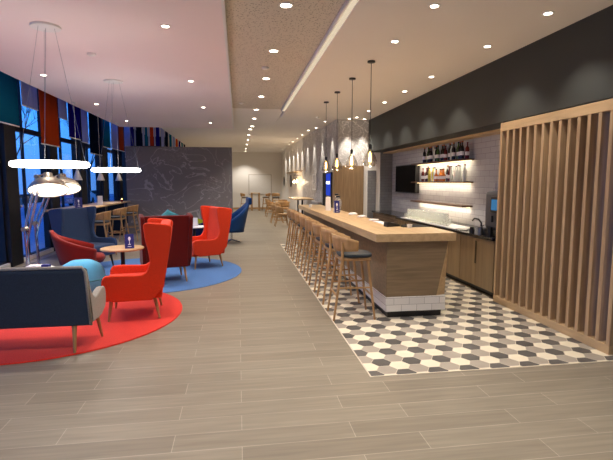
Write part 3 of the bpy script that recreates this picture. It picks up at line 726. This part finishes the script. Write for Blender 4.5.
# recessed black door and lit blue panel on the wall beyond the bar
o = MB().box(2.70,2.749,13.78,14.5,0,1.99).build('cupboard_door','black_matt',bevel=.004); tag(o, 'tall black door on the mural wall just beyond the bar', 'door')
cl = MB().box(2.66,2.749,12.98,13.72,0,1.99).build('drinks_cooler','black',bevel=.006)
dp = MB().box(2.65,2.66,13.03,13.67,1.3,1.95).build('display_panel','sign_blue',cl)
MB().box(2.645,2.65,13.1,13.6,1.64,1.72).build('display_mark','screen_white',dp)
tag(cl, 'slim black cooler with blue lit panel beside the oak wall panel', 'cooler')

# ------------------------------------------------------------------ slat screen
ss = empty('slat_screen', (3.575, 3.82, 0)); LEN, DP = 2.06, .12
MB().box(0, DP, 0, LEN, 2.39, 2.5).build('top_beam', 'oak_y', ss, bevel=.003)
MB().box(0, DP, 0, LEN, 0.008, .1).build('bottom_beam', 'oak_y', ss, bevel=.003)
NS = 15
for k in range(NS):
    y = k*(LEN-.045)/(NS-1)
    MB().box(0 if k in (0, NS-1) else .004, DP if k in (0, NS-1) else DP-.004, y, y+.045, .1, 2.39).build('slat', 'oak_slat', ss, bevel=.002)
tag(ss, 'tall oak slatted screen at right between the walkway and back bar', 'screen')

# ------------------------------------------------------------------ bar counter
bc = empty('bar_counter', (1.80, 5.32, 0)); bc.scale = (1,1,1.015)
# body: main run and return under the near end
MB().prism([(0,0),(.62,0),(.78,.12),(.78,.62),(.45,.62),(.45,7.2),(0,7.2)], .27, .955, 'z')  # outline kept for the tile band below
body = MB()
body.box(0,.45,0.0,7.2,.27,.955)
x1t, x1b = .80, .66
body.add([(.45,0,.27),(x1b,0,.27),(x1t,0,.955),(.45,0,.955),(.45,.62,.27),(.78,.62,.27),(.80,.62,.955),(.45,.62,.955)],
         [(0,1,2,3),(4,7,6,5),(0,3,7,4),(2,6,7,3),(0,4,5,1)])
body.build('front_cladding', 'oak_dull_x', bc, bevel=.003)
fc = MB().add([(x1b,0,.27),(x1b+.13,.05,.27),(x1t,.0,.955),(.78,.62,.27),(.80,.62,.955)], [(0,1,2),(1,3,4,2)]).build('angled_side_panel', 'oak_y', bc)
MB().box(-.004,.45,-.004,7.2,.085,.27).box(.45,x1b+.12,-.004,.6,.085,.27).build('tile_band', 'subway_x', bc, bevel=.003)
MB().box(.03,.42,.03,7.15,.007,.085).box(.42,x1b+.08,.03,.57,.007,.085).build('plinth', 'black', bc)
tag(bc, 'long oak bar counter with white tiled base and black plinth', 'bar counter')
MB().prism([(-.15,-.035),(.885,-.035),(.885,.72),(.47,.72),(.47,7.2),(-.15,7.2)], .955, 1.055, 'z').build('countertop', 'oak_y', bc, bevel=.004)

# back bar
wt = MB().box(3.57,4.29,5.97,10.0,.86,.9).box(3.70,4.29,10.0,12.33,.86,.9).build('stone_worktop','worktop',bevel=.004); tag(wt, 'long glossy black worktop along the back of bar', 'worktop')
for k in range(4):
    y0 = 5.98+k*1.005
    cb = empty('back_bar_cabinet', (3.62, y0, 0)); MB().box(.02,.66,0,1.0,.1,.858).build('cabinet_body','oak_cab',cb)
    MB().box(.09,.6,0,1.0,.007,.1).build('plinth','black',cb)
    for j in range(2):
        d = MB().box(0,.02,.004+j*.5,.496+j*.5,.105,.85).build('door','oak_cab',cb,bevel=.002)
        MB().box(-.008,0,.484 if j==0 else .510,.490 if j==0 else .516,.45,.80).build('handle','black',d)
    tag(cb, 'oak back-bar cabinet below black worktop, %s from the slat screen' % ORD[k], 'cabinet', 'oak back-bar cabinets')
cb = empty('stone_clad_cabinet', (3.74, 10.02, 0)); MB().box(0,.54,0,2.3,.1,.858).build('cabinet_body','stone',cb); MB().box(.06,.35,0,2.3,.007,.1).build('plinth','black',cb); tag(cb, 'stone clad unit under the far end of black worktop', 'cabinet')
# shelves with bottles
def shelf(z, label, glow=True):
    s = empty('wall_shelf', (4.08, 7.86, z)); MB().box(0,.21,0,2.55,0,.03).build('board','brownw',s,bevel=.002)
    MB().box(.15,.17,.02,2.53,-.008,0).build('light_strip','led_warm',s)
    l = bpy.data.lights.new('strip_glow','AREA'); l.shape='RECTANGLE'; l.size=.03; l.size_y=2.4; l.energy=5.5; l.color=(1,.85,.62)
    q = bpy.data.objects.new('strip_glow', l); C.objects.link(q); q.parent=s; q.location=(.14,1.27,-.012)
    tag(s, label, 'shelf', 'bottle shelves')
for z, lb in ((2.10,'top wall shelf with dark bottles behind the bar'),(1.68,'middle wall shelf with colourful bottles behind the bar'),(1.235,'empty lowest wall shelf behind the bar')): shelf(z, lb)
def bottle(mat, h=.3, r=.037, cap='b_blackb', style=0):
    root = empty('liquor_bottle')
    prof = [[(0,0),(r,0),(r,.6*h),(r*.75,.7*h),(.013,.76*h),(.013,.95*h),(0,.95*h)], [(0,0),(r*1.1,0),(r*1.15,.45*h),(r*.6,.6*h),(.014,.7*h),(.014,.94*h),(0,.94*h)], [(0,0),(r*.85,0),(r*.85,.68*h),(.016,.8*h),(.014,.95*h),(0,.95*h)]][style]
    MB().lathe(prof, n=14).build('bottle_body', mat, root, smooth=True)
    MB().lathe([(0,.93*h),(.017,.93*h),(.017,h),(0,h)], n=10).build('cap', cap, root)
    MB().lathe([(r*1.02 if style != 1 else r*1.17,.2*h),(r*1.02 if style != 1 else r*1.17,.42*h)], n=14).build('paper_label', 'paper' if mat != 'b_clear' else 'blue_card', root) if style != 2 else None
    return root
protos = {}
def put_bottle(kind, loc, label, group):
    used = kind in protos
    if not used:
        mt, h, st_, cp = {'dark':('b_blackb',.33,0,'b_amber'),'red':('b_darkred',.3,0,'b_darkred'),'clear':('b_clear',.3,2,'b_blackb'),'amber':('b_amber',.26,1,'b_blackb'),'yellow':('b_yellow',.3,2,'b_green'),'green':('b_green',.33,0,'b_blackb'),'clearred':('b_clear',.32,2,'b_darkred')}[kind]
        protos[kind] = bottle(mt, h, .037, cp, st_)
    place(protos[kind], used, loc, random.random()*6, label, 'bottle', group)
word = {'dark':'black','red':'deep red','clear':'clear','amber':'amber','yellow':'yellow','green':'dark green','clearred':'red-capped clear'}
def ordn(k): return ORD[k] if k < len(ORD) else {15:'sixteenth',16:'seventeenth',17:'eighteenth'}[k]
top = ['dark','green','dark','dark','clear','dark','green','dark','dark','red','dark','clear','dark','green','dark','dark','red']
for k, kd in enumerate(top):
    put_bottle(kd, (4.17+.02*((k*5) % 3-1), 9.80-k*.116, 2.131), '%s bottle on the top bar shelf, %s from its left end' % (word[kd], 'first' if k == 0 else ordn(k)), 'bottles on the top bar shelf')
mid = ['red','red','dark','yellow','yellow','clear','amber','amber','amber','amber','dark','red','clear','clear','clearred','clear','clearred']
for k, kd in enumerate(mid):
    put_bottle(kd, (4.17+.02*((k*5) % 3-1), 9.86-k*.116, 1.711), '%s bottle on the middle bar shelf, %s from its left end' % (word[kd], 'first' if k == 0 else ordn(k)), 'bottles on the middle bar shelf')
# tumblers stacked on the worktop
tb = MB().lathe([(.03,0),(.036,.10),(.034,.10),(.028,.008),(0,.008)], n=12).build('drinking_glass','glass_tumbler',smooth=True)
first = True
for lay, (n, zz) in enumerate(((19,.917),(17,1.019))):
    if lay == 1: MB()
    for row in range(3 if lay == 0 else 2):
        for k in range(n-row*2):
            g = tb if first else tb.copy()
            if not first: C.objects.link(g)
            first = False
            g.location = (3.68+row*.115+.02*lay, 9.62-k*.112-row*.05-lay*.1, zz)
            tag(g, 'clear tumbler in the %s layer of the glass rows on back-bar worktop' % ('lower','upper')[lay], 'glass', 'tumblers in the %s layer' % ('lower','upper')[lay])
o = MB().box(3.6,4.0,7.2,9.75,.9,.917).build('glass_tray','white',bevel=.004); tag(o, 'long pale drip mat under rows of tumblers', 'tray')
# tv
tv = empty('television', (4.25, 11.12, 1.78)); MB().box(-.05,.05,-.70,.70,-.35,.35).build('casing','black',tv,bevel=.008); MB().box(-.053,-.05,-.68,.68,-.33,.33).build('screen_panel','tv_black',tv); tag(tv, 'black wall television left of the bottle shelves', 'television')
# coffee machine
cm = empty('coffee_machine', (4.02, 6.40, .9)); MB().box(-.22,.25,-.28,.2,.08,.66).build('housing','machine',cm,bevel=.05,seg=3); MB().box(-.26,.25,-.28,.2,0,.08).build('drip_tray','black',cm,bevel=.01)
MB().box(-.25,-.22,-.26,-.02,.34,.58).build('screen_frame','black',cm,bevel=.005); MB().box(-.255,-.25,-.24,-.05,.38,.54).build('touch_screen','screen',cm)
MB().tube([(-.1,.05,.66),(-.1,.05,.78)],.04,12).build('bean_hopper','glass_clear',cm); MB().tube([(-.26,-.1,.2),(-.26,-.1,.3)],.02,8).build('spout','black',cm)
tag(cm, 'tall grey coffee machine with blue touch screen beside slat screen', 'coffee machine')
# tap
tp = empty('sink_tap', (3.85, 6.76, .9)); MB().tube([(0,0,0),(0,0,.15),(-.02,.05,.2),(-.04,.14,.21),(-.05,.19,.17)], .014, 10).build('spout','black',tp,smooth='all'); MB().lathe([(0,0),(.03,0),(.028,.02),(0,.03)],n=14).build('base','black',tp); MB().tube([(0,0,.08),(.0,-.08,.12)],.009,8).build('lever','black',tp); tag(tp, 'curved black tap on worktop beside the coffee machine', 'tap')
o = MB().box(3.62,3.78,7.03,7.16,.9,.912).build('drip_mat','steel',bevel=.003); tag(o,'small steel drainer plate between tap and tumblers','drainer')
for x,y,h,r,mt,lb in [(3.66,6.45,.12,.045,'steel','small steel milk jug in front of the coffee machine'),(3.66,6.18,.14,.04,'black','short black canister beside the slat screen end of worktop'),(3.66,6.70,.09,.04,'black','low black cup between tap and coffee machine')]:
    o = MB().lathe([(0,0),(r,0),(r*1.05,h*.4),(r*.8,h*.8),(r*.9,h),(r*.7,h),(0,h*.9)],n=18).build('jug',mt,smooth=True,loc=(x,y,.9)); tag(o,lb,'jug')
# on the bar counter
ZT = 1.0712
tent_card((2.0,9.15,ZT), .25, .11, 'navy tent card standing on oak bar counter', rz=.1)
tent_card((1.97,9.9,ZT), .3, .11, 'tall white tent card behind the navy one on bar counter', 'paper', rz=.1)
def glass_jar(loc, label, h=.3):
    r = empty('drinks_dispenser', loc); MB().lathe([(0,0),(.06,0),(.07,.04),(.07,h*.8),(.04,h*.9),(.04,h)],n=18).build('jar','glass_tumbler',r,smooth=True); MB().lathe([(.045,h),(.045,h+.03),(0,h+.04)],n=14).build('lid','black',r,smooth=True); tag(r,label,'jar')
glass_jar((2.12,9.55,ZT),'clear lidded glass jar beside tent cards on the bar'); glass_jar((2.16,9.9,ZT),'second lidded glass jar behind the tent cards on bar',.34)
for k,(x,y,lb) in enumerate([(2.18,8.5,'crumpled white napkin pile on bar near tent cards'),(2.20,7.9,'small white napkin heap midway along bar top'),(2.2,7.2,'flat white folded napkins on the bar near front')]):
    m = MB(); rr = [(0,0),(.085,0),(.09,.02),(.05,.045-.01*k),(0,.05-.01*k)]
    m.lathe(rr,n=9).build('napkin_pile','paper',loc=(x,y,ZT),bevel=.004); tag(bpy.data.objects[-1] if False else [o for o in bpy.data.objects if o.name.startswith('napkin_pile')][-1], lb, 'napkins')
pl = MB().box(2.12,2.25,6.35,7.0,ZT,ZT+.01).build('paper_mat','paper',bevel=.002); tag(pl,'long white paper mat along inner edge of bar top','paper')
k_ = empty('payment_terminal', (2.15,6.17,ZT), .3); MB().prism([(-.11,0),(.11,0),(.11,.03),(-.08,.07),(-.11,.065)],-.045,.045,'y').build('body','black',k_,bevel=.006); MB().box(-.03,.03,-.03,.03,.055,.058).build('keypad','steel',k_); tag(k_, 'small black card terminal on near end of bar top', 'card terminal')
o = MB().lathe([(0,0),(.03,0),(.038,.05),(.035,.05),(.027,.006),(0,.006)],n=18).build('coffee_cup','white',smooth=True,loc=(2.33,5.95,ZT)); tag(o,'small white cup beside black card terminal on the bar','cup')
o = MB().lathe([(0,0),(.035,0),(.04,.08),(.037,.08),(.03,.01),(0,.01)],n=18).build('coffee_cup','white',smooth=True,loc=(1.78,11.2,ZT)); tag(o,'small white pot on far end of the bar','cup')
tl = empty('cash_register', (2.62,6.35,.0)); MB().box(-.22,.2,-.22,.25,.007,.93).build('under_counter_unit','black',tl,bevel=.004); MB().box(-.2,.15,-.15,.2,.93,1.06).build('register_body','black_matt',tl,bevel=.02); tag(tl,'dark till unit inside the bar behind the counter end','till')

# ------------------------------------------------------------------ outside
struct(MB().box(-60,-4.76,-20,70,-.2,-.1), 'ground', 'asphalt')
struct(MB().box(-8.5,-4.76,-20,70,-.1,-.03), 'pavement', 'pave')
struct(MB().box(-60,-16,-20,70,-.1,-.02), 'pavement', 'pave')
def car(x, y, rz, mat, label):
    r = empty('parked_car', (x,y,-.1), rz)
    prof = [(-2.1,.3),(-2.15,.7),(-1.95,.85),(-1.3,.92),(-.7,1.4),(.7,1.45),(1.4,.98),(2.1,.85),(2.2,.55),(2.1,.28)]
    n = len(prof); ins = lambda z: .85-.16*max(0,(z-.9)/.55)
    vs = [(u,-ins(z),z) for u,z in prof]+[(u,ins(z),z) for u,z in prof]
    MB().add(vs,[tuple(range(n)),tuple(range(2*n-1,n-1,-1))]+[(k,(k+1)%n,n+(k+1)%n,n+k) for k in range(n)]).build('body',mat,r,bevel=.05,seg=3)
    for u in (-1.3,1.35):
        for s_ in (-1,1):
            MB().tube([(u,s_*.86,.32),(u,s_*.68,.32)],.32,20).build('wheel','black_matt',r,smooth=True)
    for s_ in (-1,1): MB().add([(-.95,s_*.83,.98),(-.6,s_*.735,1.33),(.65,s_*.73,1.36),(1.1,s_*.82,1.0)],[(0,1,2,3)]).build('side_window','worktop',r,solid=.01)
    tag(r,label,'car','cars outside the windows')
car(-11.5,17.5,PI/2+.05,'car_silver','silver car parked outside the nearest windows'); car(-13.5,27,PI/2,'car_dark','dark car parked farther down the street'); car(-12.0,36,PI/2,'car_silver','silver car farthest down the street')
def tree(x, y, h, label):
    r = empty('bare_tree',(x,y,-.1)); rnd = random.Random(int(x*10+y)); m = MB()
    m.tube([(0,0,0),(.05,.02,h*.4)], [.14,.1], 8); m.build('trunk','bark',r,smooth=True); b = MB()
    def br(p,d,l,rad,dep):
        q = p+d*l; b.tube([p,q],[rad,rad*.6],5)
        if dep:
            for _ in range(3): br(q,(d+Vector((rnd.uniform(-.7,.7),rnd.uniform(-.7,.7),rnd.uniform(-.1,.5)))).normalized(),l*.72,rad*.6,dep-1)
    for _ in range(4): br(Vector((.05,.02,h*.38)),Vector((rnd.uniform(-.5,.5),rnd.uniform(-.5,.5),1)).normalized(),h*.25,.06,4)
    b.build('branches','bark',r); tag(r,label,'tree','bare trees outside')
tree(-14,22,6.5,'bare tree across the street, nearest'); tree(-15,33,7,'bare tree across the street, middle one'); tree(-14,46,7.5,'bare tree across the street, farthest')
def building(x0,x1,y0,y1,h,label):
    r = empty('distant_building',((x0+x1)/2,(y0+y1)/2,-.1)); w,d=(x1-x0)/2,(y1-y0)/2
    MB().box(-w,w,-d,d,0,h).build('walls','render_wall',r); MB().box(-w-.2,w+.2,-d-.2,d+.2,h,h+.3).build('roof','black_matt',r)
    for i in range(int(2*d/3)):
        for z in (1,4):
            if z+1.6<h: MB().box(w,w+.04,-d+1+i*3,-d+2.4+i*3,z,z+1.5).build('window','worktop',r)
    tag(r,label,'building','buildings across the street')
building(-40,-30,18,44,5.2,'low grey building across the street'); building(-42,-32,47,56,8.5,'taller grey building farther down the street')
o = MB().box(-17.5,-16.6,8,60,-.02,.7).build('hedge_row','hedge',bevel=.12); tag(o,'long dark clipped hedge across the street','hedge')
for k,(x,y) in enumerate(((-9.2,16.0),(-9.2,25))):
    r = empty('street_lamp',(x,y,-.1)); MB().tube([(0,0,0),(0,0,5.2),(-.5,0,5.5)],.05,8).build('pole','black',r); MB().box(-.9,-.4,-.1,.1,5.45,5.53).build('lamp_head','black',r); tag(r,['nearer','farther'][k]+' dark street lamp post outside windows','street lamp')

# ------------------------------------------------------------------ world: dusk sky
w = bpy.data.worlds.new('dusk'); bpy.context.scene.world = w; w.use_nodes = True; nt = w.node_tree; nt.nodes.clear()
bg = nt.nodes.new('ShaderNodeBackground'); ow = nt.nodes.new('ShaderNodeOutputWorld'); tc = nt.nodes.new('ShaderNodeTexCoord'); sp = nt.nodes.new('ShaderNodeSeparateXYZ')
nt.links.new(tc.outputs['Generated'], sp.inputs[0])
cr = ramp(nt, sp.outputs[2], [(.0, srgb(70,120,190)), (.12, srgb(66,146,240)), (.6, srgb(20,70,170))])
nt.links.new(cr, bg.inputs[0]); bg.inputs[1].default_value = 1.1; nt.links.new(bg.outputs[0], ow.inputs[0])

# ------------------------------------------------------------------ camera
cam = bpy.data.cameras.new('camera'); co = bpy.data.objects.new('camera', cam); C.objects.link(co)
cam.sensor_width = 36; cam.lens = 36*454/613
co.location = (0,0,1.7); co.rotation_euler = (math.radians(90-6.035), 0, math.radians(-8.533)); cam.clip_end = 300
sc = bpy.context.scene; sc.camera = co
sc.cycles.transparent_max_bounces = 32
sc.view_settings.view_transform = 'Standard'; sc.view_settings.look = 'None'; sc.view_settings.gamma = 1; sc.view_settings.exposure = 1.12
